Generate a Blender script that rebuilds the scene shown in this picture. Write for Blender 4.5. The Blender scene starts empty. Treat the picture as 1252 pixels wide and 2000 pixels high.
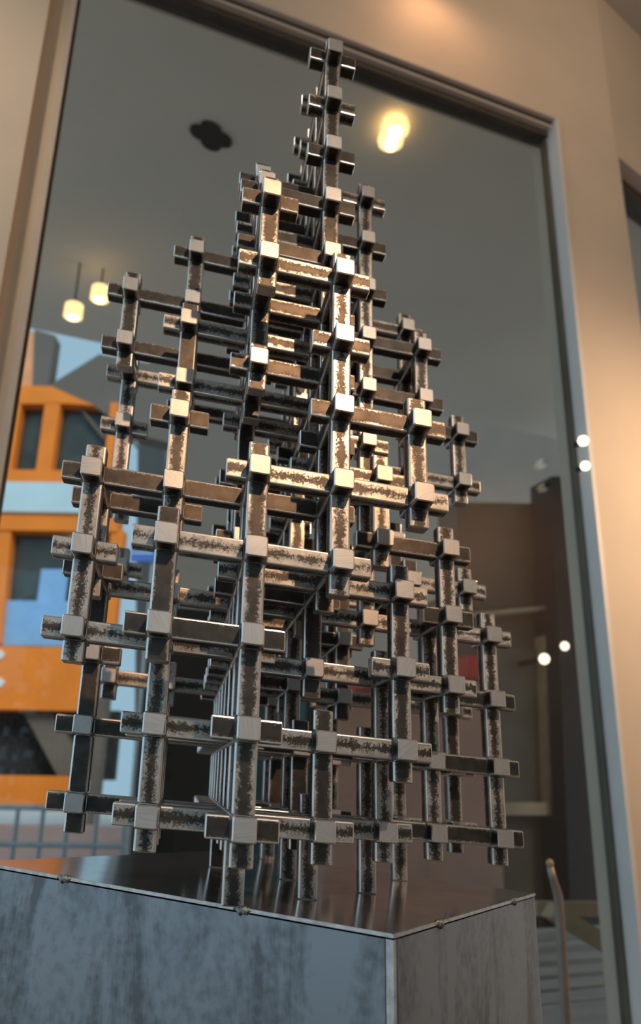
import bpy, math, random
from mathutils import Vector, Matrix

# ------------------------------------------------------------------ camera
F_PX = 1560.0
CAM = Vector((-0.13869, -1.04474, 1.05509))
RX = Vector((0.986218, -0.164672, 0.016035))      # image right
RY = Vector((0.068682, 0.319304, -0.94516))       # image down
RZ = Vector((0.150521, 0.933235, 0.326213))       # view direction
scene = bpy.context.scene
col = scene.collection
cd = bpy.data.cameras.new('camera')
cam = bpy.data.objects.new('camera', cd)
col.objects.link(cam)
cam.matrix_world = Matrix(((RX.x, -RY.x, -RZ.x, CAM.x), (RX.y, -RY.y, -RZ.y, CAM.y),
                           (RX.z, -RY.z, -RZ.z, CAM.z), (0, 0, 0, 1)))
cd.sensor_fit = 'VERTICAL'
cd.sensor_height = 36.0
cd.lens = 36.0 * F_PX / 2000.0
cd.clip_start = 0.02
cd.clip_end = 300
cd.dof.use_dof = True
cd.dof.focus_distance = 0.80
cd.dof.aperture_fstop = (cd.lens / 1000.0) / 0.0055
scene.camera = cam

# ------------------------------------------------------------------ world, lights, exposure
world = bpy.data.worlds.new('overcast_sky')
scene.world = world
world.use_nodes = True
wn = world.node_tree.nodes
wl = world.node_tree.links
bg = wn['Background']
bg.inputs['Color'].default_value = (0.43, 0.66, 0.84, 1)
bg.inputs['Strength'].default_value = 1.0
vs = scene.view_settings
vs.view_transform = 'Standard'
vs.look = 'None'
vs.gamma = 1.0
vs.use_curve_mapping = False
vs.exposure = 0.0
try:
    scene.cycles.max_bounces = 8
    scene.cycles.glossy_bounces = 4
    scene.cycles.diffuse_bounces = 4
    scene.cycles.caustics_reflective = False
    scene.cycles.caustics_refractive = False
except AttributeError:
    pass

# lattice frame of the sculpture: column vectors of one lattice step, and the origin
AX = Vector((0.0812, 0.0053, -0.00564))
AY = Vector((0.0, 0.07946, 0.00105))
AZ = Vector((0.0, 0.0, 0.08))
ORG = Vector((-0.08445, -0.35118, 1.0213))
def lat(i, j, k):
    return ORG + AX * i + AY * j + AZ * k

def spot(name, loc, target, energy, color, size=0.03, angle=40, blend=0.6):
    ld = bpy.data.lights.new(name, 'SPOT')
    ld.energy = energy
    ld.color = color
    ld.shadow_soft_size = size
    ld.spot_size = math.radians(angle)
    ld.spot_blend = blend
    o = bpy.data.objects.new(name, ld)
    col.objects.link(o)
    o.location = loc
    o.rotation_euler = (Vector(target) - Vector(loc)).to_track_quat('-Z', 'Y').to_euler()
    return o

sd = bpy.data.lights.new('hazy_sun', 'SUN')
sd.energy = 2.4
sd.color = (1.0, 0.95, 0.88)
sd.angle = math.radians(25)
so = bpy.data.objects.new('hazy_sun', sd)
col.objects.link(so)
so.rotation_euler = Vector((-0.28, 0.74, -0.60)).to_track_quat('-Z', 'Y').to_euler()

KEY_T = lat(1.0, 0.2, 6.2)
KEY_P = KEY_T + Vector((0.47, -1.60, 0.955))
spot('key_spot', KEY_P, KEY_T, 95, (1.0, 0.43, 0.10), 0.018, 16, 1.0)
FILL_P = KEY_P + Vector((0.02, -0.06, 0.02))
spot('fill_spot', FILL_P, lat(1, 1, 3.6), 72, (1.0, 0.79, 0.60), 0.018, 48, 1.0)  # fill lamp added beside the key to brighten the lower tower
WALL_P = Vector((2.15, 0.60, 2.15))
spot('wall_wash', WALL_P, (1.3, 1.35, 1.7), 62, (1.0, 0.66, 0.40), 0.05, 130, 1.0)
GLOW_P = Vector((0.62, 0.93, 3.98))
spot('wall_wash', GLOW_P, (0.64, 1.15, 3.6), 3.0, (1.0, 0.50, 0.25), 0.03, 150, 1.0)
WALL_L = Vector((-1.15, -0.3, 3.3))
spot('wall_wash', WALL_L, (-1.0, 0.9, 2.0), 30, (1.0, 0.74, 0.48), 0.05, 120, 1.0)
TOP_P = Vector((1.26, -0.3, 4.06))
spot('wall_wash', TOP_P, (1.0, 1.2, 3.6), 24, (1.0, 0.70, 0.44), 0.05, 130, 1.0)  # unseen lamp added to brighten the top of the wall
SIDE_P = Vector((2.2, -1.2, 3.5))
spot('wall_wash', SIDE_P, (3.2, -1.0, 1.3), 140, (1.0, 0.50, 0.26), 0.06, 120, 1.0)  # unseen warm lamp added so the side wall reflects brown in the plinth

# ------------------------------------------------------------------ helpers
def ray(px, py):
    return RX * ((px - 626.0) / F_PX) + RY * ((py - 1000.0) / F_PX) + RZ

class Plane:
    """vertical plane through p along horizontal direction d"""
    def __init__(self, p, d):
        self.p = Vector(p)
        self.d = Vector((d[0], d[1], 0)).normalized()
        self.n = Vector((-self.d.y, self.d.x, 0))      # points away from the camera
    def at(self, px, py):
        r = ray(px, py)
        t = (self.p - CAM).dot(self.n) / r.dot(self.n)
        return CAM + r * t
    def uz(self, px, py):
        q = self.at(px, py)
        return (q - self.p).dot(self.d), q.z
    def pt(self, u, z, off=0.0):
        q = self.p + self.d * u + self.n * off
        return Vector((q.x, q.y, z))

def ground(px, py, z=0.0):
    r = ray(px, py)
    t = (z - CAM.z) / r.z
    return CAM + r * t

def new_obj(name, verts, faces, mat=None, parent=None, smooth=False):
    me = bpy.data.meshes.new(name)
    cen = Vector((0, 0, 0))
    for v in verts:
        cen += Vector(v)
    cen /= max(1, len(verts))
    me.from_pydata([tuple(Vector(v) - cen) for v in verts], [], faces)
    me.update()
    if smooth:
        for p in me.polygons:
            p.use_smooth = True
    o = bpy.data.objects.new(name, me)
    col.objects.link(o)
    o.location = cen
    if mat:
        me.materials.append(mat)
    if parent:
        o.parent = parent
        o.location = cen - parent.location
    return o

def empty(name, loc):
    o = bpy.data.objects.new(name, None)
    col.objects.link(o)
    o.location = Vector(loc)
    o.empty_display_size = 0.05
    return o

def tag(o, label, cat, group=None):
    o['label'] = label
    o['category'] = cat
    if group:
        o['group'] = group
    return o

def structure(o, label=None):
    o['kind'] = 'structure'
    if label:
        o['label'] = label
    return o

def prism(pts, vec):
    """closed prism: polygon pts swept by vec"""
    n = len(pts)
    v = [Vector(p) for p in pts] + [Vector(p) + Vector(vec) for p in pts]
    f = [tuple(range(n - 1, -1, -1)), tuple(range(n, 2 * n))]
    for a in range(n):
        b = (a + 1) % n
        f.append((a, b, n + b, n + a))
    return v, f

def merge(*parts):
    V, Fc = [], []
    for v, f in parts:
        b = len(V)
        V += list(v)
        Fc += [tuple(x + b for x in q) for q in f]
    return V, Fc

def boxp(pl, u0, u1, z0, z1, o0, o1):
    return prism([pl.pt(u0, z0, o0), pl.pt(u1, z0, o0), pl.pt(u1, z1, o0), pl.pt(u0, z1, o0)], pl.n * (o1 - o0))

def box(lo, hi):
    x0, y0, z0 = lo
    x1, y1, z1 = hi
    return prism([(x0, y0, z0), (x1, y0, z0), (x1, y0, z1), (x0, y0, z1)], (0, y1 - y0, 0))

def ring_frame(a, axis):
    axis = Vector(axis).normalized()
    s = Vector((1, 0, 0)) if abs(axis.x) < 0.8 else Vector((0, 1, 0))
    e1 = axis.cross(s).normalized()
    return e1, axis.cross(e1)

def tube(path, radii, seg=12, cap=True):
    V, Fc = [], []
    n = len(path)
    path = [Vector(p) for p in path]
    if not isinstance(radii, (list, tuple)):
        radii = [radii] * n
    e1 = None
    for a in range(n):
        ax = (path[min(a + 1, n - 1)] - path[max(a - 1, 0)])
        if e1 is None:
            e1, e2 = ring_frame(None, ax)
        else:
            ax.normalize()
            e1 = (e1 - ax * e1.dot(ax)).normalized()
            e2 = ax.cross(e1)
        for s in range(seg):
            t = 2 * math.pi * s / seg
            V.append(path[a] + (e1 * math.cos(t) + e2 * math.sin(t)) * radii[a])
    for a in range(n - 1):
        for s in range(seg):
            t = (s + 1) % seg
            Fc.append((a * seg + s, a * seg + t, (a + 1) * seg + t, (a + 1) * seg + s))
    if cap:
        Fc.append(tuple(range(seg - 1, -1, -1)))
        Fc.append(tuple((n - 1) * seg + s for s in range(seg)))
    return V, Fc

def lathe(prof, origin, axis, seg=20):
    """prof: (radius, height) pairs about axis from origin"""
    axis = Vector(axis).normalized()
    return tube([Vector(origin) + axis * (h + 1e-5 * q) for q, (r, h) in enumerate(prof)], [max(r, 1e-4) for r, h in prof], seg)

# ------------------------------------------------------------------ materials
def nodes_of(m):
    m.use_nodes = True
    nt = m.node_tree
    return nt, nt.nodes, nt.links, nt.nodes['Principled BSDF']

def ramp(nd, pts):
    r = nd.new('ShaderNodeValToRGB')
    e = r.color_ramp.elements
    e[0].position, e[0].color = pts[0][0], (*pts[0][1], 1)
    e[1].position, e[1].color = pts[-1][0], (*pts[-1][1], 1)
    for p, c in pts[1:-1]:
        q = e.new(p)
        q.color = (*c, 1)
    return r

def plain(name, c, rough=0.6, metal=0.0, var=0.12, scale=6.0, bump=0.0, emit=None):
    """one colour with a little procedural mottling"""
    m = bpy.data.materials.new(name)
    nt, nd, ln, b = nodes_of(m)
    tc = nd.new('ShaderNodeTexCoord')
    nz = nd.new('ShaderNodeTexNoise')
    nz.inputs['Scale'].default_value = scale
    nz.inputs['Detail'].default_value = 5
    ln.new(tc.outputs['Object'], nz.inputs['Vector'])
    lo = tuple(x * (1 - var) for x in c)
    hi = tuple(min(1, x * (1 + var)) for x in c)
    r = ramp(nd, [(0.3, lo), (0.7, hi)])
    ln.new(nz.outputs['Fac'], r.inputs['Fac'])
    ln.new(r.outputs['Color'], b.inputs['Base Color'])
    b.inputs['Roughness'].default_value = rough
    b.inputs['Metallic'].default_value = metal
    if bump:
        bp = nd.new('ShaderNodeBump')
        bp.inputs['Strength'].default_value = bump
        bp.inputs['Distance'].default_value = 0.01
        ln.new(nz.outputs['Fac'], bp.inputs['Height'])
        ln.new(bp.outputs['Normal'], b.inputs['Normal'])
    if emit:
        b.inputs['Emission Color'].default_value = (*emit[0], 1)
        b.inputs['Emission Strength'].default_value = emit[1]
    return m

def math_node(nd, op, a=None, b=None, clamp=False):
    n = nd.new('ShaderNodeMath')
    n.operation = op
    n.use_clamp = clamp
    if a is not None:
        n.inputs[0].default_value = a
    if b is not None:
        n.inputs[1].default_value = b
    return n

def make_bar_steel():
    """square bar stock: dark mill scale in the middle of each side, worn bright towards the edges"""
    m = bpy.data.materials.new('mill_scale_steel')
    nt, nd, ln, b = nodes_of(m)
    tc = nd.new('ShaderNodeTexCoord')
    oi = nd.new('ShaderNodeObjectInfo')
    at = nd.new('ShaderNodeAttribute')
    at.attribute_type = 'OBJECT'
    at.attribute_name = 'wear'
    uv = nd.new('ShaderNodeUVMap')
    uv.uv_map = 'UVMap'
    sep = nd.new('ShaderNodeSeparateXYZ')
    ln.new(uv.outputs['UV'], sep.inputs[0])
    ab = math_node(nd, 'ABSOLUTE')
    ln.new(sep.outputs['Y'], ab.inputs[0])
    off = nd.new('ShaderNodeVectorMath')
    off.operation = 'MULTIPLY_ADD'
    cmb = nd.new('ShaderNodeCombineXYZ')
    for s in range(3):
        ln.new(oi.outputs['Random'], cmb.inputs[s])
    off.inputs[1].default_value = (3.7, 9.1, 5.3)
    ln.new(cmb.outputs[0], off.inputs[0])
    ln.new(tc.outputs['Object'], off.inputs[2])
    fine = nd.new('ShaderNodeTexNoise')
    fine.inputs['Scale'].default_value = 380
    fine.inputs['Detail'].default_value = 10
    fine.inputs['Roughness'].default_value = 0.85
    ln.new(off.outputs[0], fine.inputs['Vector'])
    broad = nd.new('ShaderNodeTexNoise')
    broad.inputs['Scale'].default_value = 60
    broad.inputs['Detail'].default_value = 3
    ln.new(off.outputs[0], broad.inputs['Vector'])
    # scale left where  |v| + 2.4*(fine-.5) + 1.6*(broad-.5) < coverage
    f1 = math_node(nd, 'MULTIPLY_ADD', None, 5.0)
    f1.inputs[2].default_value = -2.5
    ln.new(fine.outputs['Fac'], f1.inputs[0])
    b1 = math_node(nd, 'MULTIPLY_ADD', None, 1.5)
    b1.inputs[2].default_value = -0.75
    ln.new(broad.outputs['Fac'], b1.inputs[0])
    s1 = math_node(nd, 'ADD')
    ln.new(f1.outputs[0], s1.inputs[0])
    ln.new(b1.outputs[0], s1.inputs[1])
    # speckle counts less on bars that kept all their scale
    sw = math_node(nd, 'MULTIPLY')
    ln.new(s1.outputs[0], sw.inputs[0])
    wv = math_node(nd, 'MULTIPLY_ADD', None, 0.75)
    wv.inputs[2].default_value = 0.28
    ln.new(at.outputs['Fac'], wv.inputs[0])
    ln.new(wv.outputs[0], sw.inputs[1])
    s2 = math_node(nd, 'ADD')
    ln.new(ab.outputs[0], s2.inputs[0])
    ln.new(sw.outputs[0], s2.inputs[1])
    cov = math_node(nd, 'MULTIPLY_ADD', None, -0.95)
    cov.inputs[2].default_value = 1.0
    ln.new(at.outputs['Fac'], cov.inputs[0])
    d = math_node(nd, 'SUBTRACT')
    ln.new(s2.outputs[0], d.inputs[0])
    ln.new(cov.outputs[0], d.inputs[1])
    sh = math_node(nd, 'MULTIPLY_ADD', None, 3.5, True)
    sh.inputs[2].default_value = 0.5
    ln.new(d.outputs[0], sh.inputs[0])
    tone = nd.new('ShaderNodeTexNoise')
    tone.inputs['Scale'].default_value = 75
    tone.inputs['Detail'].default_value = 4
    ln.new(off.outputs[0], tone.inputs['Vector'])
    dark = ramp(nd, [(0.3, (0.054, 0.047, 0.041)), (0.7, (0.092, 0.079, 0.068))])
    lite = ramp(nd, [(0.3, (0.42, 0.375, 0.33)), (0.7, (0.64, 0.58, 0.52))])
    ln.new(tone.outputs['Fac'], dark.inputs['Fac'])
    ln.new(tone.outputs['Fac'], lite.inputs['Fac'])
    mx = nd.new('ShaderNodeMix')
    mx.data_type = 'RGBA'
    ln.new(sh.outputs[0], mx.inputs[0])
    ln.new(dark.outputs['Color'], mx.inputs[6])
    ln.new(lite.outputs['Color'], mx.inputs[7])
    # rounded edges: rubbed bright, then whitened to stand in for sky-lit rims
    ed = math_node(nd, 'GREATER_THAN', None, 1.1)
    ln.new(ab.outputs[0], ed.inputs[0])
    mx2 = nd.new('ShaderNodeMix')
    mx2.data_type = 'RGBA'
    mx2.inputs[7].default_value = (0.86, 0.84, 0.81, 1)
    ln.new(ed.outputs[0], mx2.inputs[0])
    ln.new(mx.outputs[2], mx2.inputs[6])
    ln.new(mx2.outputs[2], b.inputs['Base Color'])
    b.inputs['Metallic'].default_value = 0.82
    rr = math_node(nd, 'MULTIPLY_ADD', None, -0.12)
    rr.inputs[2].default_value = 0.46
    ln.new(sh.outputs[0], rr.inputs[0])
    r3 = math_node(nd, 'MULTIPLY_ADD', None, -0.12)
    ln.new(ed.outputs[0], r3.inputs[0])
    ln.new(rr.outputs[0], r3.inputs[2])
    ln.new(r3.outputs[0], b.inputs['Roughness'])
    bp = nd.new('ShaderNodeBump')
    bp.inputs['Strength'].default_value = 0.25
    bp.inputs['Distance'].default_value = 0.0006
    bp.invert = True
    ln.new(sh.outputs[0], bp.inputs['Height'])
    ln.new(bp.outputs['Normal'], b.inputs['Normal'])
    return m

def make_cut_steel():
    m = bpy.data.materials.new('cut_end_steel')
    nt, nd, ln, b = nodes_of(m)
    tc = nd.new('ShaderNodeTexCoord')
    oi = nd.new('ShaderNodeObjectInfo')
    mp = nd.new('ShaderNodeVectorRotate')
    mp.rotation_type = 'Y_AXIS'
    an = math_node(nd, 'MULTIPLY', None, 6.28)
    ln.new(oi.outputs['Random'], an.inputs[0])
    ln.new(an.outputs[0], mp.inputs['Angle'])
    ln.new(tc.outputs['Object'], mp.inputs['Vector'])
    sc = nd.new('ShaderNodeVectorMath')
    sc.operation = 'MULTIPLY'
    sc.inputs[1].default_value = (60, 60, 900)
    ln.new(mp.outputs[0], sc.inputs[0])
    nz = nd.new('ShaderNodeTexNoise')
    nz.inputs['Scale'].default_value = 1.0
    nz.inputs['Detail'].default_value = 3
    ln.new(sc.outputs[0], nz.inputs['Vector'])
    r = ramp(nd, [(0.25, (0.48, 0.455, 0.43)), (0.75, (0.62, 0.59, 0.56))])
    ln.new(nz.outputs['Fac'], r.inputs['Fac'])
    ln.new(r.outputs['Color'], b.inputs['Base Color'])
    b.inputs['Metallic'].default_value = 0.7
    b.inputs['Roughness'].default_value = 0.42
    return m

def make_plinth_steel(name, streak, base_dark, base_lite, rough):
    m = bpy.data.materials.new(name)
    nt, nd, ln, b = nodes_of(m)
    tc = nd.new('ShaderNodeTexCoord')
    sc = nd.new('ShaderNodeVectorMath')
    sc.operation = 'MULTIPLY'
    sc.inputs[1].default_value = streak
    ln.new(tc.outputs['Object'], sc.inputs[0])
    nz = nd.new('ShaderNodeTexNoise')
    nz.inputs['Scale'].default_value = 1
    nz.inputs['Detail'].default_value = 9
    nz.inputs['Roughness'].default_value = 0.66
    nz.inputs['Distortion'].default_value = 0.9
    ln.new(sc.outputs[0], nz.inputs['Vector'])
    n2 = nd.new('ShaderNodeTexNoise')
    n2.inputs['Scale'].default_value = 95
    n2.inputs['Detail'].default_value = 6
    ln.new(tc.outputs['Object'], n2.inputs['Vector'])
    add = math_node(nd, 'MULTIPLY_ADD', None, 0.35)
    ln.new(n2.outputs['Fac'], add.inputs[0])
    ln.new(nz.outputs['Fac'], add.inputs[2])
    r = ramp(nd, [(0.54, base_dark), (0.62, tuple(0.5 * (x + y) for x, y in zip(base_dark, base_lite))), (0.72, base_lite)])
    ln.new(add.outputs[0], r.inputs['Fac'])
    ln.new(r.outputs['Color'], b.inputs['Base Color'])
    b.inputs['Metallic'].default_value = 0.85
    b.inputs['Roughness'].default_value = rough
    return m

def make_glass():
    m = bpy.data.materials.new('window_glass')
    m.use_nodes = True
    nt = m.node_tree
    nd, ln = nt.nodes, nt.links
    nd.clear()
    out = nd.new('ShaderNodeOutputMaterial')
    tr = nd.new('ShaderNodeBsdfTransparent')
    tr.inputs['Color'].default_value = (0.86, 0.88, 0.87, 1)
    gl = nd.new('ShaderNodeBsdfGlossy')
    gl.inputs['Roughness'].default_value = 0.03
    lw = nd.new('ShaderNodeLayerWeight')
    lw.inputs['Blend'].default_value = 0.5
    p5 = math_node(nd, 'POWER', None, 5.0)
    ln.new(lw.outputs['Facing'], p5.inputs[0])
    fr = math_node(nd, 'MULTIPLY_ADD', None, 0.93)
    fr.inputs[2].default_value = 0.035
    ln.new(p5.outputs[0], fr.inputs[0])
    mx = nd.new('ShaderNodeMixShader')
    ln.new(fr.outputs[0], mx.inputs[0])
    ln.new(tr.outputs[0], mx.inputs[1])
    ln.new(gl.outputs[0], mx.inputs[2])
    ln.new(mx.outputs[0], out.inputs['Surface'])
    return m

M = {
    'bar': make_bar_steel(),
    'cut': make_cut_steel(),
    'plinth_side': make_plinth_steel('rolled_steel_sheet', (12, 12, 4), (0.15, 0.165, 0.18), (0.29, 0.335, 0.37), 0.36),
    'plinth_top': make_plinth_steel('rolled_steel_top', (14, 14, 14), (0.46, 0.43, 0.41), (0.58, 0.54, 0.52), 0.13),
    'weld': plain('weld_bead_steel', (0.42, 0.42, 0.40), 0.35, 0.9, 0.3, 300, 0.4),
    'seam': plain('ground_seam_steel', (0.55, 0.56, 0.56), 0.30, 0.85, 0.25, 120),
    'wall': plain('beige_wall_paint', (0.76, 0.66, 0.54), 0.7, 0, 0.05, 3),
    'frame': plain('beige_frame_paint', (0.70, 0.62, 0.54), 0.5, 0, 0.05, 6),
    'bronze': plain('dark_bronze_profile', (0.10, 0.085, 0.07), 0.45, 0.3, 0.15, 20),
    'alu': plain('brushed_aluminium', (0.62, 0.66, 0.68), 0.30, 0.8, 0.06, 30),
    'glass': make_glass(),
    'floor': plain('brown_timber_floor', (0.17, 0.11, 0.07), 0.4, 0, 0.2, 3),
    'ceil': plain('ceiling_plaster', (0.55, 0.50, 0.44), 0.8, 0, 0.04, 3),
    'soffit': plain('grey_soffit_plaster', (0.88, 0.81, 0.73), 0.85, 0, 0.06, 0.8),
    'grey': plain('grey_render', (0.15, 0.135, 0.12), 0.85, 0, 0.10, 0.6),
    'orange': plain('orange_lacquer', (0.92, 0.25, 0.015), 0.5, 0, 0.08, 2),
    'peach': plain('weathered_orange_panel', (0.88, 0.40, 0.20), 0.6, 0, 0.10, 3),
    'pale': plain('pale_blue_panel', (0.55, 0.74, 0.82), 0.5, 0, 0.06, 2),
    'paper': plain('blue_tinted_screen', (0.24, 0.48, 0.82), 0.5, 0, 0.06, 2),
    'blue': plain('blue_sign', (0.06, 0.18, 0.62), 0.5, 0, 0.08, 6),
    'white': plain('white_paint', (0.80, 0.82, 0.82), 0.5, 0, 0.04, 4),
    'darkglass': plain('dark_tinted_glass', (0.045, 0.06, 0.058), 0.08, 0, 0.3, 2.5),
    'brown': plain('brown_cladding', (0.15, 0.125, 0.10), 0.8, 0, 0.18, 1.5),
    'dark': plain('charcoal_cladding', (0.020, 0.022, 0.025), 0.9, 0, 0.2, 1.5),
    'brick': plain('red_brick_paving', (0.52, 0.48, 0.45), 0.8, 0, 0.25, 5, 0.2),
    'galv': plain('galvanised_rail', (0.42, 0.46, 0.47), 0.4, 0.7, 0.1, 10),
    'stepgrey': plain('grey_stone_step', (0.55, 0.53, 0.51), 0.7, 0, 0.12, 6),
    'timber': plain('pale_timber', (0.48, 0.36, 0.24), 0.5, 0, 0.14, 8),
    'rail': plain('dull_steel_rail', (0.34, 0.29, 0.25), 0.4, 0.6, 0.1, 20),
    'olive': plain('olive_blind', (0.13, 0.115, 0.08), 0.5, 0, 0.25, 3),
    'red': plain('red_cloth', (0.62, 0.06, 0.06), 0.7, 0, 0.1, 8),
    'teal': plain('teal_cloth', (0.02, 0.13, 0.19), 0.7, 0, 0.2, 4),
    'pink': plain('pink_plaster', (0.50, 0.34, 0.30), 0.8, 0, 0.1, 3),
    'black': plain('black_iron', (0.02, 0.018, 0.016), 0.6, 0.2, 0.2, 10),
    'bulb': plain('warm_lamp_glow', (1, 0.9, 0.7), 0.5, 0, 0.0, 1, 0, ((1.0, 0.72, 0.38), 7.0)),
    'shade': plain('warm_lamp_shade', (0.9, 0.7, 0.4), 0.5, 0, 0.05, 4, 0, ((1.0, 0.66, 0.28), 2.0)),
    'spotglow': plain('light_dot_glow', (1, 0.95, 0.85), 0.5, 0, 0.0, 1, 0, ((1.0, 0.90, 0.66), 3.0)),
}

# ------------------------------------------------------------------ the room
FRONT = Plane((0.0, 1.0, 0.0), (2.72371, 0.632287))       # wall with the big window
# window opening on that plane
uL0, zz = FRONT.uz(140, 0)
uL1, zz1 = FRONT.uz(0, 870)
UL = 0.5 * (uL0 + uL1)
uR0, zR0 = FRONT.uz(1090, 246)
uR1, zR1 = FRONT.uz(1232, 1700)
UR = 0.5 * (uR0 + uR1)
ZT = 0.5 * (FRONT.uz(640, 52)[1] + zR0)
ZB = 0.35
UC, ZC = FRONT.uz(1196, 292)          # corner where the wall turns
CEIL = ZT + 0.85
WT = 0.16                              # wall thickness
def wallbox(name, *b):
    return structure(new_obj(name, *merge(*b), M['wall']))

wallbox('wall_front',
        boxp(FRONT, UL - 1.6, UL, 0, CEIL, 0, WT),
        boxp(FRONT, UL, UR, ZT, CEIL, 0, WT),
        boxp(FRONT, UL, UR, 0, ZB, 0, WT),
        boxp(FRONT, UR, UC + 0.02, 0, CEIL, 0, WT))
SEG2 = Plane(FRONT.pt(UC + 0.02, 0), (1.51224, 0.827572))
u2a, z2a = SEG2.uz(1200, 300)
wallbox('wall_right',
        boxp(SEG2, 0, 0.012, 0, CEIL, 0, WT),
        boxp(SEG2, 0.012, 1.3, z2a, CEIL, 0, WT),
        boxp(SEG2, 0.012, 1.3, 0, 1.4, 0, WT),
        boxp(SEG2, 1.3, 2.6, 0, CEIL, 0, WT))
w2 = structure(new_obj('window_2', *boxp(SEG2, 0.012, 1.3, 1.4, z2a, 0.10, 0.112), M['glass']))
new_obj('window_frame', *merge(boxp(SEG2, 0.012, 1.3, z2a - 0.05, z2a, 0.06, 0.15), boxp(SEG2, 0.012, 1.3, 1.4, 1.45, 0.06, 0.15),
        boxp(SEG2, 0.012, 0.03, 1.4, z2a, 0.06, 0.15), boxp(SEG2, 1.25, 1.3, 1.4, z2a, 0.06, 0.15)), M['bronze'], w2)

structure(new_obj('floor', *box((-2.3, -5.2, -0.08), (4.6, 1.0, 0.0)), M['floor']))
structure(new_obj('ceiling', *box((-2.3, -5.2, CEIL), (4.6, 2.6, CEIL + 0.1)), M['ceil']))
structure(new_obj('wall_back', *merge(box((-2.3, -5.3, 0), (4.6, -5.2, 0.35)), box((-2.3, -5.3, 3.1), (4.6, -5.2, CEIL)),
        box((1.5, -5.3, 0.35), (4.6, -5.2, 3.1))), M['wall']))
w3 = structure(new_obj('window_3', *box((-2.3, -5.262, 0.35), (1.5, -5.25, 3.1)), M['glass']))
for xm in (-2.3, -1.03, 0.23, 1.44):
    new_obj('mullion', *box((xm, -5.29, 0.35), (xm + 0.06, -5.21, 3.1)), M['bronze'], w3)
structure(new_obj('wall_side', *box((3.2, -5.2, 0), (3.3, 1.7, CEIL)), M['wall']))

# big window: stepped beige casing, dark grooves, inner sash, glass
win = structure(new_obj('window_1', *boxp(FRONT, UL, UR, ZB, ZT, 0.058, 0.068), M['glass']))
def wpart(name, mat, *b):
    return new_obj(name, *merge(*b), M[mat], win)
t = 0.012
wpart('head_casing', 'frame', boxp(FRONT, UL, UR, ZT - 0.012, ZT, -0.014, 0.03))
wpart('head_groove', 'bronze', boxp(FRONT, UL, UR, ZT - 0.020, ZT - 0.012, 0.006, 0.05))
wpart('head_bead', 'frame', boxp(FRONT, UL, UR, ZT - 0.032, ZT - 0.020, 0.012, 0.06))
wpart('head_sash', 'bronze', boxp(FRONT, UL, UR, ZT - 0.058, ZT - 0.032, 0.035, 0.10))
wpart('jamb_casing', 'frame', boxp(FRONT, UL, UL + 0.016, ZB, ZT - 0.014, -0.012, 0.08))
wpart('jamb_sash', 'bronze', boxp(FRONT, UL + 0.014, UL + 0.026, ZB, ZT - 0.058, 0.045, 0.08))
wpart('jamb_profile', 'white', boxp(FRONT, UR - 0.016, UR, ZB, ZT - 0.012, -0.014, 0.05))
wpart('jamb_sash', 'olive', boxp(FRONT, UR - 0.024, UR - 0.012, ZB, ZT - 0.058, 0.045, 0.08))
wpart('window_sill', 'frame', boxp(FRONT, UL, UR, ZB - 0.02, ZB + 0.03, -0.06, 0.16))

# rounded pier beside the window
def pier(px_a, px_b, name, label):
    a = FRONT.uz(px_a, 300)[0]
    b_ = FRONT.uz(px_b, 300)[0]
    o = new_obj(name, *boxp(FRONT, min(a, b_), max(a, b_), 0, CEIL, -0.05, 0.0), M['wall'])
    return structure(o)
pier(-330, 48, 'trim_1', '')

# ------------------------------------------------------------------ sculpture
W2 = 0.125        # half a bar width in lattice units
ST = 0.385        # node centre to free end
CH = 0.024        # edge rounding
def bar_rings(axis, n, leg=False):
    """(position, scale) stations along a bar; cross and vertical bars are notched where the depth bar passes through"""
    lo, hi = (-0.875 if leg else -ST), n - 1 + ST
    e, g, nk = 0.014, 0.006, 0.80
    es = 1 - e / W2
    out = [(lo, es), (lo + e, 1.0)]
    if axis != 'y':
        for a in range(n):
            out += [(a - W2 - g - e, 1.0), (a - W2 - g, es), (a - W2 - g, nk), (a + W2 + g, nk), (a + W2 + g, es), (a + W2 + g + e, 1.0)]
    return out + [(hi - e, 1.0), (hi, es)]

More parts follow.
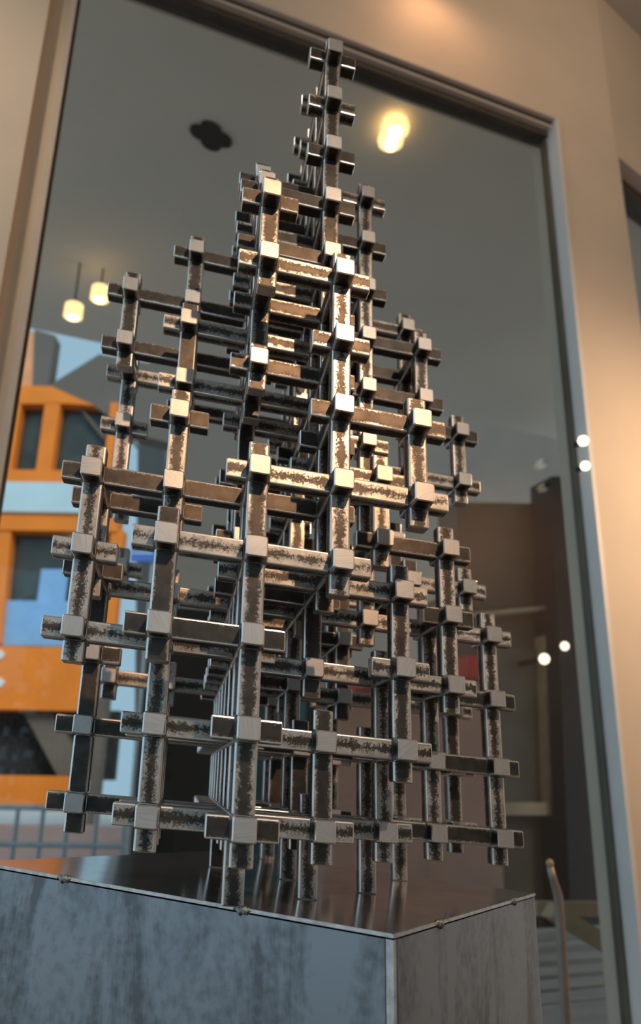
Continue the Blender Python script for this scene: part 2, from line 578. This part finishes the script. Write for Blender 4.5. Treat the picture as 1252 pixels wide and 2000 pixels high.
def bar_mesh(axis, n, leg=False):
    prof = []
    for cx, cy, a0 in ((1, 1, 0), (-1, 1, 90), (-1, -1, 180), (1, -1, 270)):
        for s in range(4):
            t = math.radians(a0 + 30 * s)
            prof.append((cx * (W2 - CH) + CH * math.cos(t), cy * (W2 - CH) + CH * math.sin(t)))
    npf = len(prof)
    mid = 0.5 * (n - 1)
    V, Fc, UV, MI = [], [], [], []
    rings = bar_rings(axis, n, leg)
    for u, s in rings:
        for p, q in prof:
            V.append((u - mid, p * s, q * s))
    for r in range(len(rings) - 1):
        side = rings[r][1] == 1.0 and rings[r + 1][1] == 1.0
        for s in range(npf):
            t = (s + 1) % npf
            Fc.append((r * npf + s, r * npf + t, (r + 1) * npf + t, (r + 1) * npf + s))
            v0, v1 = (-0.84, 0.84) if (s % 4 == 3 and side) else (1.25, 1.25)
            u0, u1 = rings[r][0] * 4, rings[r + 1][0] * 4
            UV.append([(u0, v0), (u0, v1), (u1, v1), (u1, v0)])
            MI.append(0)
    Fc.append(tuple(range(npf - 1, -1, -1)))
    UV.append([(0, 0)] * npf)
    MI.append(1)
    last = (len(rings) - 1) * npf
    Fc.append(tuple(last + s for s in range(npf)))
    UV.append([(0, 0)] * npf)
    MI.append(1)
    # to world axes
    verts = []
    for u, p, q in V:
        if axis == 'x':
            w = AX * u + AY * p + AZ * q
        elif axis == 'y':
            w = AY * u + AZ * p + AX * q
        else:
            w = AZ * u + AX * p + AY * q
        verts.append(tuple(w))
    me = bpy.data.meshes.new({'x': 'cross_bar', 'y': 'depth_bar', 'z': 'vertical_bar'}[axis])
    me.from_pydata(verts, [], Fc)
    uvl = me.uv_layers.new(name='UVMap')
    li = 0
    for poly, uvs in zip(me.polygons, UV):
        for c in uvs:
            uvl.data[li].uv = c
            li += 1
    for poly, mi in zip(me.polygons, MI):
        poly.material_index = mi
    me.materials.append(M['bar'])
    me.materials.append(M['cut'])
    me.update()
    return me

OCC = {
 0: {8: '0', 7: '0 1', 6: '1', 5: '1 2', 4: '0 1 2', 3: '-1 0 1', 2: '-1 0', 1: '0', 0: '0'},
 1: {12: '1', 11: '1', 10: '1', 9: '0 1', 8: '0 1', 7: '0 1', 6: '0 1', 5: '-1 1', 4: '-2 -1 0 1', 3: '-2 0 1 2',
     2: '-2 -1 0 2', 1: '-1 0 1 2', 0: '-1 0 1'},
 2: {12: '1', 11: '1', 10: '0 1', 9: '0 1', 8: '0 1', 7: '-1 0 1', 6: '-1 0 1', 5: '1 2', 4: '-2 -1 2 3', 3: '-2 0 1 3',
     2: '0 1 2 3', 1: '-1 0 2', 0: '-1 0 1 2'},
 3: {12: '1', 11: '1 2', 10: '0 1 2', 9: '-1 0 1 2', 8: '-2 -1 0 1 2 3', 7: '-2 -1 0 2 3', 6: '0 1 2', 5: '0 2', 4: '0 2',
     3: '-2 -1 0 1 2 3 4', 2: '-2 0 3 4', 1: '-2 -1 0 1 2 3 4', 0: '-2 -1 0 1 2 3 4'},
 4: {12: '1', 11: '1', 10: '0 1', 9: '0 1 2 3', 8: '0 1 2 3', 7: '-2 -1 0 1 3 4', 6: '-2 1 3 4', 5: '-2 0 1', 4: '0 1 3 4',
     3: '0 1', 2: '0 1', 1: '0 1', 0: '0 1'},
 5: {12: '1', 11: '1', 10: '1', 9: '1', 8: '1 2', 7: '-1 0 1 2', 6: '1 2', 5: '-2 1 3', 4: '1 2 3', 3: '0 1 2', 2: '0 1 2 3 4', 1: '0 3 4',
     0: '0 3 4'},
 6: {10: '1', 9: '1', 8: '1', 7: '1', 6: '0 1 2', 5: '0 1 2', 4: '-2 1 2 3', 3: '1 2', 2: '-2 -1 0 2', 1: '0 1 2', 0: '0 1 2'},
 7: {7: '1', 6: '1', 5: '1', 4: '0 1', 3: '1 2', 2: '0 1', 1: '0 1', 0: '0 1'},
}
LEGS = {(0, 1), (1, 2), (2, 3), (1, 4), (3, 5), (0, 5), (1, 7)}
nodes = set()
for j, rows in OCC.items():
    for k, s in rows.items():
        for i in s.split():
            nodes.add((int(i), j, k))

WEAR = {  # how far the dark mill scale is worn off; by (axis, start node)
 ('x', 0, 0): 0.12, ('x', 0, 1): 0.12, ('x', 0, 2): 0.05, ('x', 0, 3): 0.78, ('x', 0, 4): 0.74, ('x', 0, 5): 0.30, ('x', 0, 6): 0.40,
 ('x', 0, 7): 0.45, ('x', 0, 8): 0.18, ('x', 1, 0): 0.62, ('x', 1, 1): 0.62, ('x', 1, 2): 0.60, ('x', 1, 3): 0.66, ('x', 1, 4): 0.10,
 ('x', 1, 5): 0.10, ('x', 1, 6): 0.25, ('x', 1, 7): 0.35, ('x', 1, 8): 0.12, ('x', 1, 9): 0.10, ('x', 1, 12): 0.2, ('x', 1, 11): 0.5,
 ('x', 2, 7): 0.6, ('x', 2, 6): 0.6, ('x', 2, 4): 0.12, ('x', 2, 3): 0.10, ('x', 2, 2): 0.62, ('x', 3, 3): 0.66, ('x', 3, 2): 0.15,
 ('x', 3, 1): 0.08, ('x', 3, 0): 0.14, ('x', 3, 9): 0.15, ('x', 3, 8): 0.2, ('x', 3, 7): 0.15,
 ('z', 0, 0): 0.42, ('z', 1, 0): 0.60, ('z', 2, 0): 0.55, ('z', -1, 0): 0.14, ('z', -2, 1): 0.5, ('z', -1, 1): 0.5, ('z', 1, 1): 0.3,
 ('z', 2, 1): 0.34, ('z', 3, 2): 0.42, ('z', 4, 3): 0.5, ('z', 2, 3): 0.55, ('z', 3, 3): 0.55, ('z', 0, 1): 0.45,
}
sculpt = empty('lattice_tower', lat(1, 4.35, -0.875))
tag(sculpt, 'tall stepped lattice tower of crossed square steel bars standing on the steel plinth', 'sculpture')
rng = random.Random(11)
cache = {}
def runs(axis):
    d = {'x': (1, 0, 0), 'y': (0, 1, 0), 'z': (0, 0, 1)}[axis]
    for nd_ in sorted(nodes):
        prev = tuple(a - b for a, b in zip(nd_, d))
        if prev in nodes:
            continue
        n = 1
        cur = nd_
        while tuple(a + b for a, b in zip(cur, d)) in nodes:
            cur = tuple(a + b for a, b in zip(cur, d))
            n += 1
        yield nd_, n
for axis in 'xyz':
    d = {'x': (1, 0, 0), 'y': (0, 1, 0), 'z': (0, 0, 1)}[axis]
    for (i, j, k), n in runs(axis):
        leg = axis == 'z' and k == 0 and (i, j) in LEGS
        key = (axis, n, leg)
        if key not in cache:
            cache[key] = bar_mesh(axis, n, leg)
        o = bpy.data.objects.new(cache[key].name.split('.')[0], cache[key])
        col.objects.link(o)
        o.parent = sculpt
        mid = 0.5 * (n - 1)
        # lattice numbers give the free front face of the depth bars; the node sits ST behind it
        o.location = lat(i + d[0] * mid, j + ST + d[1] * mid, k + d[2] * mid) - sculpt.location
        wk = ('x', j, k) if axis == 'x' else ('z', i, j)
        base = WEAR.get(wk) if axis != 'y' else 0.3
        if axis == 'z' and i == 0 and j >= 2:
            base = 0.08  # low wear puts shade and dim reflections into the inner columns' colour
        if base is None:
            base = rng.choice((0.06, 0.12, 0.3, 0.5, 0.62, 0.7))
        o['wear'] = float(base) + rng.uniform(-0.03, 0.03)

# ------------------------------------------------------------------ plinth
KP = -0.875
C0 = (1.56, 0.10)
e1 = (0.609, 0.793)
e2 = (-0.783, 0.622)
L1, L2 = 5.93, 6.15
def pl(a, b_, k=KP):
    return lat(C0[0] + e1[0] * a + e2[0] * b_, C0[1] + e1[1] * a + e2[1] * b_, k)
def down(p):
    return Vector((p.x, p.y, 0.0))
plinth = empty('plinth', down(pl(L1 / 2, L2 / 2)))
tag(plinth, 'square welded steel plinth with blue-grey stained sides carrying the lattice tower', 'plinth')
th = 0.035
v, f = prism([pl(0, 0, KP - th), pl(L1, 0, KP - th), pl(L1, L2, KP - th), pl(0, L2, KP - th)], AZ * th)
new_obj('top_plate', v, f, M['plinth_top'], plinth)
for (a, b_) in (((0, 0), (0, L2)), ((0, 0), (L1, 0))):
    oa, ob_ = (-0.008, 0) if a[0] == b_[0] else (0, -0.008)
    e_in = 0.02
    r4 = [pl(a[0] + oa, a[1] + ob_, KP - th), pl(b_[0] + oa, b_[1] + ob_, KP - th),
          pl(b_[0] + oa, b_[1] + ob_, KP + 0.004), pl(a[0] + oa, a[1] + ob_, KP + 0.004)]
    inw = pl(e_in if oa else 0, e_in if ob_ else 0) - pl(0, 0)
    new_obj('edge_strip', *prism(r4, inw), M['seam'], plinth)
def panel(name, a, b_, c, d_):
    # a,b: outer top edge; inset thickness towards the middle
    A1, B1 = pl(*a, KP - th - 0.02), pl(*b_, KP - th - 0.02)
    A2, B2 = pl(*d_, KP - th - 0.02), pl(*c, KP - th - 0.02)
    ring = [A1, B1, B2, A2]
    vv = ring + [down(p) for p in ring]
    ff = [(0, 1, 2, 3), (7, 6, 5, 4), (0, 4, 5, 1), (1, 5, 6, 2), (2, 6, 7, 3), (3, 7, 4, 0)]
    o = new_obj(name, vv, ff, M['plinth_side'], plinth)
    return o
q = 0.05
g = 0.012
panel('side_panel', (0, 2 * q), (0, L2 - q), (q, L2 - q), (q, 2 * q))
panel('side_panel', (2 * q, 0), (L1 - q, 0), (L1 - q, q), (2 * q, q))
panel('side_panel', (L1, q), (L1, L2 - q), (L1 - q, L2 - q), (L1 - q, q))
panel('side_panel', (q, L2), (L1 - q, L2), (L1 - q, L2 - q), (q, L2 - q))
# ground corner seam and seams under the top plate
for a, b_ in (((0.008, 0.008), (1, 1)), ((L1 - 0.008, 0.008), (-1, 1)), ((L1 - 0.008, L2 - 0.008), (-1, -1)), ((0.008, L2 - 0.008), (1, -1))):
    s = 0.085
    r4 = [pl(a[0], a[1], KP - th - 0.02), pl(a[0] + b_[0] * s, a[1], KP - th - 0.02),
          pl(a[0] + b_[0] * s, a[1] + b_[1] * s, KP - th - 0.02), pl(a[0], a[1] + b_[1] * s, KP - th - 0.02)]
    vv = r4 + [down(p) for p in r4]
    new_obj('corner_seam', vv, [(0, 1, 2, 3), (7, 6, 5, 4), (0, 4, 5, 1), (1, 5, 6, 2), (2, 6, 7, 3), (3, 7, 4, 0)], M['seam'], plinth)
def weld(a, b_, along, ln_):
    pth, rad = [], []
    for s in range(9):
        t_ = s / 8.0 - 0.5
        p = pl(a + (t_ * ln_ if along == 1 else 0), b_ + (t_ * ln_ if along == 2 else 0), KP - th * 0.6)
        pth.append(p + AZ * (0.02 * math.sin(s * 2.1)))
        rad.append(0.0035 * math.sqrt(max(0.05, 1 - (2 * t_) ** 2)) * (1 + 0.25 * math.sin(s * 2.7)))
    new_obj('weld_bead', *tube(pth, rad, 8), M['weld'], plinth, True)
for bpos in (1.85, 4.55):
    weld(0, bpos, 2, 0.24)
for apos in (1.35, 4.6):
    weld(apos, 0, 1, 0.24)

# ------------------------------------------------------------------ outside: soffit, grey block, orange building
PAV_Z = -0.15
FAR = Plane((0.0, 7.0, 0.0), (2.72371, 0.632287))
structure(new_obj('pavement', *box((-40, -30, PAV_Z - 0.1), (40, 60, PAV_Z)), M['brick']))
# soffit: underside from the window wall out to an edge parallel with it
SZ = CEIL - 0.25
def on_height(px, py, z):
    r = ray(px, py)
    return CAM + r * ((z - CAM.z) / r.z)
ea, eb = on_height(60, 641, SZ), on_height(192, 690, SZ)
outer = (ea - FRONT.p).dot(FRONT.n)
soff = new_obj('soffit', *prism([FRONT.pt(-9, SZ, WT), FRONT.pt(12, SZ, WT), FRONT.pt(12, SZ, outer), FRONT.pt(-9, SZ, outer)], (0, 0, 0.3)), M['soffit'])
structure(soff)

def slab(name, pts, plane, depth, mat, parent=None, off=0.0):
    if isinstance(pts, tuple):                 # an upright rectangle
        x0, y0, x1, y1 = pts
        u0, u1 = plane.uz(x0, 0.5 * (y0 + y1))[0], plane.uz(x1, 0.5 * (y0 + y1))[0]
        z1, z0 = plane.uz(max(0.5 * (x0 + x1), 0), y0)[1], plane.uz(max(0.5 * (x0 + x1), 0), y1)[1]
        return new_obj(name, *boxp(plane, u0, u1, z0, z1, off, off + depth), M[mat], parent)
    P3 = [plane.at(*p) + plane.n * off for p in pts]
    v_, f_ = prism(P3, plane.n * depth)
    return new_obj(name, v_, f_, M[mat], parent)
def rect(x0, y0, x1, y1):
    return (x0, y0, x1, y1)

GREY = Plane((0.0, 14.0, 0.0), (2.72371, 0.632287))
gb = empty('grey_building', ground(640, 1700, PAV_Z))
tag(gb, 'large plain grey rendered building filling the middle of the view beyond the window', 'building')
gb.location = GREY.pt(1.0, PAV_Z)
slab('wall', [(322, 1600), (1420, 1640), (1420, 640), (322, 640)], GREY, 3.0, 'grey', gb)

ob = empty('orange_building', (0, 0, 0))
tag(ob, 'orange framed glass building with pale blue band at the left edge', 'building')
OR = Plane((-2.0, 11.0, 0.0), (0.9863, -0.1650))
ob.location = OR.pt(-2.0, PAV_Z)
def orp(name, pts, depth, mat, off=0.0):
    return slab(name, pts, OR, depth, mat, ob, off)
orp('wall_panel', rect(-420, 640, 68, 760), 0.3, 'peach', 0.10)
orp('wall_panel', [(62, 760), (92, 750), (106, 652), (66, 640)], 0.3, 'grey', 0.05)
orp('roof_overhang', [(92, 750), (130, 768), (185, 792), (262, 845), (345, 865), (345, 715), (192, 688)], 0.4, 'grey', 0.06)
orp('roof_beam', [(-420, 790), (130, 788), (185, 792), (130, 768), (100, 754), (-420, 748)], 0.3, 'orange')
for (x0, x1, sh) in ((18, 42, -22), (88, 118, -20), (216, 232, -16)):
    orp('post', [(x0 + sh, 930), (x1 + sh, 930), (x1, 786), (x0, 786)], 0.2, 'orange')
orp('window_pane', rect(-420, 780, 235, 930), 0.05, 'darkglass', 0.22)
for sgn in (0, 1):
    orp('brace', [(150 + 50 * sgn, 792), (158 + 50 * sgn, 792), (222 + 50 * sgn, 870), (214 + 50 * sgn, 870)], 0.06, 'brown', 0.12)
orp('sill_beam', rect(-420, 918, 235, 944), 0.3, 'orange', -0.03)
orp('fascia', rect(-420, 944, 232, 1002), 0.4, 'pale', -0.08)
orp('lintel', rect(-420, 1002, 232, 1036), 0.3, 'orange', -0.03)
orp('post', [(-40, 1256), (2, 1256), (22, 1036), (-20, 1036)], 0.2, 'orange')
orp('post', rect(205, 1036, 232, 1256), 0.2, 'orange')
orp('window_pane', rect(-420, 1036, 215, 1256), 0.05, 'darkglass', 0.22)
orp('blind', rect(72, 1108, 126, 1172), 0.05, 'paper', 0.10)
orp('blind', rect(-420, 1170, 175, 1258), 0.05, 'paper', 0.08)
orp('fascia', [(-420, 1378), (180, 1390), (180, 1268), (-420, 1252)], 0.4, 'orange', -0.10)
for y0_ in (1272, 1326):
    orp('lettering', [(-60, y0_ + 18), (8, y0_ + 18), (16, y0_ + 9), (8, y0_), (-60, y0_)], 0.03, 'white', -0.13)
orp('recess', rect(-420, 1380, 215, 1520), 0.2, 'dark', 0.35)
orp('stair_soffit', [(40, 1385), (95, 1385), (175, 1515), (110, 1515)], 0.5, 'brown', 0.05)
orp('fascia', rect(-420, 1514, 150, 1576), 0.3, 'orange', -0.10)
orp('end_wall', rect(184, 1262, 202, 1640), 0.25, 'brown', -0.05)
# low wall and railing in front
def standing(name, x0, x1, ytop, plane, depth, mat, parent=None, foot=PAV_Z):
    """upright slab whose top edge is at image height ytop and which stands on the ground"""
    u0, u1 = plane.uz(x0, ytop)[0], plane.uz(x1, ytop)[0]
    zt = plane.uz(0.5 * (x0 + x1), ytop)[1]
    return new_obj(name, *boxp(plane, u0, u1, foot, zt, 0, depth), M[mat], parent)
LW = Plane(OR.pt(0, 0, -1.2), OR.d)
tag(standing('low_wall', -200, 262, 1612, LW, 0.4, 'pink'), 'low reddish wall in front of the orange building', 'wall')
RA = Plane(OR.pt(0, 0, -3.2), OR.d)
rl = empty('railing', RA.pt(RA.uz(60, 1640)[0], PAV_Z))
tag(rl, 'grey galvanised railing in front of the low reddish wall', 'railing')
for px_ in (-20, 28, 78, 128, 185, 240):
    u = RA.uz(px_, 1640)[0]
    new_obj('baluster', *tube([RA.pt(u, PAV_Z), RA.pt(u, RA.uz(px_, 1575)[1])], 0.022, 8), M['galv'], rl)
ua, ub = RA.uz(-200, 1640)[0], RA.uz(245, 1640)[0]
for py_ in (1578, 1650):
    z_ = RA.uz(100, py_)[1]
    new_obj('rail', *tube([RA.pt(ua, z_), RA.pt(ub, z_)], 0.028, 8), M['galv'], rl)
NB = Plane(OR.pt(0, 0, -2.2), OR.d)
sg = empty('street_sign', NB.pt(NB.uz(294, 1080)[0], PAV_Z))
tag(sg, 'blue street sign on a thin pole beside the orange building', 'sign')
slab('sign_plate', rect(256, 1064, 302, 1096), NB, 0.04, 'blue', sg)
slab('sign_stripe', rect(258, 1079, 300, 1082), NB, 0.01, 'pale', sg, -0.01)
us = NB.uz(297, 1080)[0]
new_obj('pole', *tube([NB.pt(us, PAV_Z, 0.06), NB.pt(us, NB.uz(297, 1064)[1], 0.06)], 0.02, 8), M['galv'], sg)

# ------------------------------------------------------------------ right side beyond the glass
BR = Plane((0.0, 4.2, 0.0), (2.72371, 0.632287))
bb = empty('brown_building', BR.pt(2.0, PAV_Z))
tag(bb, 'brown clad building front with a pale framed window at right', 'building')
def brp(name, pts, depth, mat, off=0.0):
    return slab(name, pts, BR, depth, mat, bb, off)
brp('wall', rect(905, 1170, 1130, 1890), 0.3, 'brown', 0.3)
brp('wall', [(935, 1175), (1095, 1175), (1084, 962), (930, 958)], 0.3, 'brown', 0.30)
brp('window_pane', rect(990, 1255, 1100, 1580), 0.04, 'olive', 0.25)
brp('window_stile', [(1098, 1590), (1128, 1590), (1112, 1235), (1086, 1235)], 0.12, 'timber', 0.16)
brp('window_rail', rect(985, 1568, 1130, 1594), 0.12, 'timber', 0.16)
brp('ledge', [(935, 1198), (1150, 1178), (1150, 1170), (935, 1190)], 0.2, 'timber', 0.15)
brp('column', [(1118, 1885), (1240, 1885), (1148, 930), (1078, 930)], 0.3, 'dark', 0.0)

# stairs with pale stringers, lower right
stair = empty('outdoor_stair', ground(1150, 1950, PAV_Z))
tag(stair, 'grey stone steps climbing outside the window at lower right', 'stairs')
ST_ = Plane(FRONT.pt(0, 0, 0.7), FRONT.d)
for s in range(8):
    pl_ = Plane(FRONT.pt(0, 0, 0.55 + 0.26 * s), FRONT.d)
    y0 = 2010 - s * 27
    u0, u1 = pl_.uz(1030, y0)[0], pl_.uz(1250, y0)[0]
    zt = pl_.uz(1150, y0 - 4)[1]
    new_obj('step', *boxp(pl_, u0, u1, zt - 0.04, zt, 0, 0.15), M['stepgrey'], stair)
u0, u1 = ST_.uz(1010, 1900)[0], ST_.uz(1245, 1900)[0]
new_obj('stair_gap_shade', *boxp(Plane(FRONT.pt(0, 0, 0.5), FRONT.d), u0, u1, PAV_Z, 0.10, 0, 1.6), M['dark'], stair)  # dark slab painting the shade in the gaps between steps
def beam_px(name, a, b_, plane, hw, mat, label, cat, depth=0.06):
    dx, dy = b_[0] - a[0], b_[1] - a[1]
    l_ = math.hypot(dx, dy)
    nx, ny = -dy / l_ * hw, dx / l_ * hw
    o = slab(name, [(a[0] + nx, a[1] + ny), (b_[0] + nx, b_[1] + ny), (b_[0] - nx, b_[1] - ny), (a[0] - nx, a[1] - ny)], plane, depth, mat)
    return tag(o, label, cat)
SP = Plane(FRONT.pt(0, 0, 0.5), FRONT.d)
beam_px('stair_landing_beam', (1050, 1776), (1300, 1778), Plane(FRONT.pt(0, 0, 1.2), FRONT.d), 14, 'timber', 'pale horizontal landing beam above the grey stone steps', 'beam')
beam_px('stair_stringer', (1085, 1780), (1290, 1905), SP, 15, 'timber', 'pale sloping stringer running down over the grey stone steps', 'beam')
# rail post inside, in front of the window
RP = Plane(FRONT.pt(0, 0, -0.25), FRONT.d)
post = empty('handrail_post', RP.at(1100, 2000))
tag(post, 'thin bent metal handrail post with a rounded tip right of the plinth', 'post')
pts = [RP.at(1074, 1692), RP.at(1080, 1716), RP.at(1090, 1750), RP.at(1094, 1800), RP.at(1100, 1900), RP.at(1110, 2060)]
e_ = pts[-1].copy()
e_.z = 0.0
post.location = e_
new_obj('shaft', *tube(pts + [e_], [0.008, 0.009, 0.011, 0.011, 0.011, 0.011, 0.011], 12), M['rail'], post, True)
new_obj('tip', *lathe([(0.001, -0.010), (0.007, -0.007), (0.010, 0), (0.007, 0.007), (0.001, 0.010)], RP.at(1074, 1686), (0, 0, 1), 14), M['timber'], post, True)

# things glimpsed through the lattice
PKP = Plane((0, 3.6, 0), (2.72371, 0.632287))
pk = empty('plaster_kiosk', PKP.pt(0.9, PAV_Z))
tag(pk, 'pale pinkish plaster kiosk with red awnings glimpsed low behind the right half of the tower', 'kiosk')
standing('wall', 655, 962, 1325, PKP, 0.3, 'pink', pk)
slab('awning', [(672, 1352), (735, 1356), (735, 1332), (676, 1326)], PKP, 0.3, 'red', pk, -0.3)
slab('awning', [(862, 1332), (905, 1336), (890, 1296), (866, 1292)], PKP, 0.3, 'red', pk, -0.3)
TLP = Plane((0, 2.7, 0), (2.72371, 0.632287))
tag(standing('curtain', 500, 600, 1280, TLP, 0.06, 'teal'), 'dark teal curtain glimpsed low behind the middle of the tower', 'curtain')
DKP = Plane((0, 4.6, 0), (2.72371, 0.632287))
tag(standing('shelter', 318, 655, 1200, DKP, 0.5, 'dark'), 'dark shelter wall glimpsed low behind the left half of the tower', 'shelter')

# ------------------------------------------------------------------ lamps and modelled lamp reflections
def reflection_disc(px, py, z, rx, label):  # glowing discs modelled in place of a lamp's double reflection in the glazing
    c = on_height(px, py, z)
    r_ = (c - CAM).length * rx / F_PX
    t_ = empty('lamp_reflection', c)
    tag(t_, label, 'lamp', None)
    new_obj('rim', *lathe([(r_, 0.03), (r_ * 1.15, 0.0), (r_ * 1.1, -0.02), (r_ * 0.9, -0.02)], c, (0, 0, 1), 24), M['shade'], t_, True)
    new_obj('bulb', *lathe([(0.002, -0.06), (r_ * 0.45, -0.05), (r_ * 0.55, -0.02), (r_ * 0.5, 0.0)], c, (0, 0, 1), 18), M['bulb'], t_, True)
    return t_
reflection_disc(772, 249, SZ - 0.05, 22, 'glowing disc built for a lamp reflection, the upper of the touching pair in the window glass')
reflection_disc(763, 273, SZ - 0.05, 20, 'glowing disc built for a lamp reflection, the lower of the touching pair in the window glass')

def pendant(px, py, depth_plane, label):
    c = depth_plane.at(px, py)
    k_ = (c - CAM).length / F_PX
    t_ = empty('pendant_lamp', c)
    tag(t_, label, 'lamp', 'pendant lamps under the soffit')
    r_ = 17 * k_
    new_obj('lamp_shade', *lathe([(r_ * 0.5, r_ * 0.9), (r_ * 0.95, r_ * 0.6), (r_, -r_ * 0.8), (r_ * 0.9, -r_ * 0.85)], c, (0, 0, 1), 20), M['shade'], t_, True)
    new_obj('bulb', *lathe([(0.002, -r_ * 1.0), (r_ * 0.6, -r_ * 0.95), (r_ * 0.7, -r_ * 0.7)], c, (0, 0, 1), 16), M['bulb'], t_, True)
    top = Vector((c.x, c.y, SZ))
    new_obj('cord', *tube([c + Vector((0, 0, r_ * 0.9)), top], 0.006, 6), M['black'], t_)
PP = Plane(FRONT.pt(0, 0, 2.6), FRONT.d)
pendant(144, 606, PP, 'glowing pendant lamp nearest the left window jamb')
pendant(196, 572, PP, 'glowing pendant lamp touching the top left corner of the tower')

# dark four-lobed plate on the soffit
fc = on_height(412, 268, SZ - 0.012)
fe1 = (on_height(452, 276, SZ - 0.012) - fc)
fe2 = (on_height(404, 238, SZ - 0.012) - fc)
rr_ = 0.5 * (fe1.length + fe2.length)
V_ = []
for s in range(48):
    a_ = 2 * math.pi * s / 48
    r_ = 0.62 + 0.38 * abs(math.cos(2 * (a_ + 0.2))) ** 0.6
    V_.append(fc + fe1 * (r_ * math.cos(a_)) + fe2 * (r_ * math.sin(a_)))
ro = new_obj('ceiling_rosette', *prism(V_, (0, 0, 0.012)), M['black'])
tag(ro, 'dark four-lobed plate on the grey soffit seen through the window', 'ceiling plate')

def light_dot(px, py, plane, r_px, reach, label):
    c = plane.at(px, py)
    r_ = r_px * (c - CAM).length / F_PX
    o = empty('glow_dot', c)
    tag(o, label, 'lamp', None)
    new_obj('bulb', *lathe([(0.001, -r_), (r_ * 0.7, -r_ * 0.7), (r_, 0), (r_ * 0.7, r_ * 0.7), (0.001, r_)], c, (0, 0, 1), 14), M['spotglow'], o, True)
    new_obj('bracket', *boxp(Plane(c, plane.d), -r_ * 0.4, r_ * 0.4, c.z - r_ * 0.4, c.z + r_ * 0.4, r_ * 0.8, reach), M['black'], o)
LG = Plane(FRONT.pt(0, 0, -0.05), FRONT.d)  # reflected light dots modelled as glowing bulbs on the jamb
light_dot(1139, 861, LG, 10, 0.04, 'brightest small round reflection, built as a lamp on the right window jamb')
light_dot(1143, 910, LG, 9, 0.04, 'small round reflection just under the brightest one, built as a lamp on the right window jamb')
LB = Plane(BR.pt(0, 0, -0.05), FRONT.d)
light_dot(1063, 1287, LB, 10, 0.30, 'small round lamp in front of the pale framed window')
light_dot(1103, 1262, LB, 8, 0.21, 'smallest round lamp at the top corner of the pale framed window')

# ceiling fixtures for the key spot and the added fill spot
def fixture(loc, target, label):
    o = empty('track_spot', loc)
    tag(o, label, 'lamp')
    d_ = (Vector(target) - Vector(loc)).normalized()
    new_obj('housing', *lathe([(0.02, -0.16), (0.045, -0.15), (0.05, -0.03), (0.05, 0.0)], Vector(loc) - d_ * 0.07, d_, 18), M['black'], o, True)
    new_obj('stem', *tube([Vector(loc) - d_ * 0.17, Vector((loc[0], loc[1], CEIL))], 0.009, 8), M['black'], o)
fixture(FILL_P + Vector((0.11, -0.12, 0)), lat(1, 1, 3.6), 'black spot housing added behind the viewer for the fill light on the tower')
fixture(KEY_P, KEY_T, 'black ceiling spot close behind the viewer aimed at the tower top')
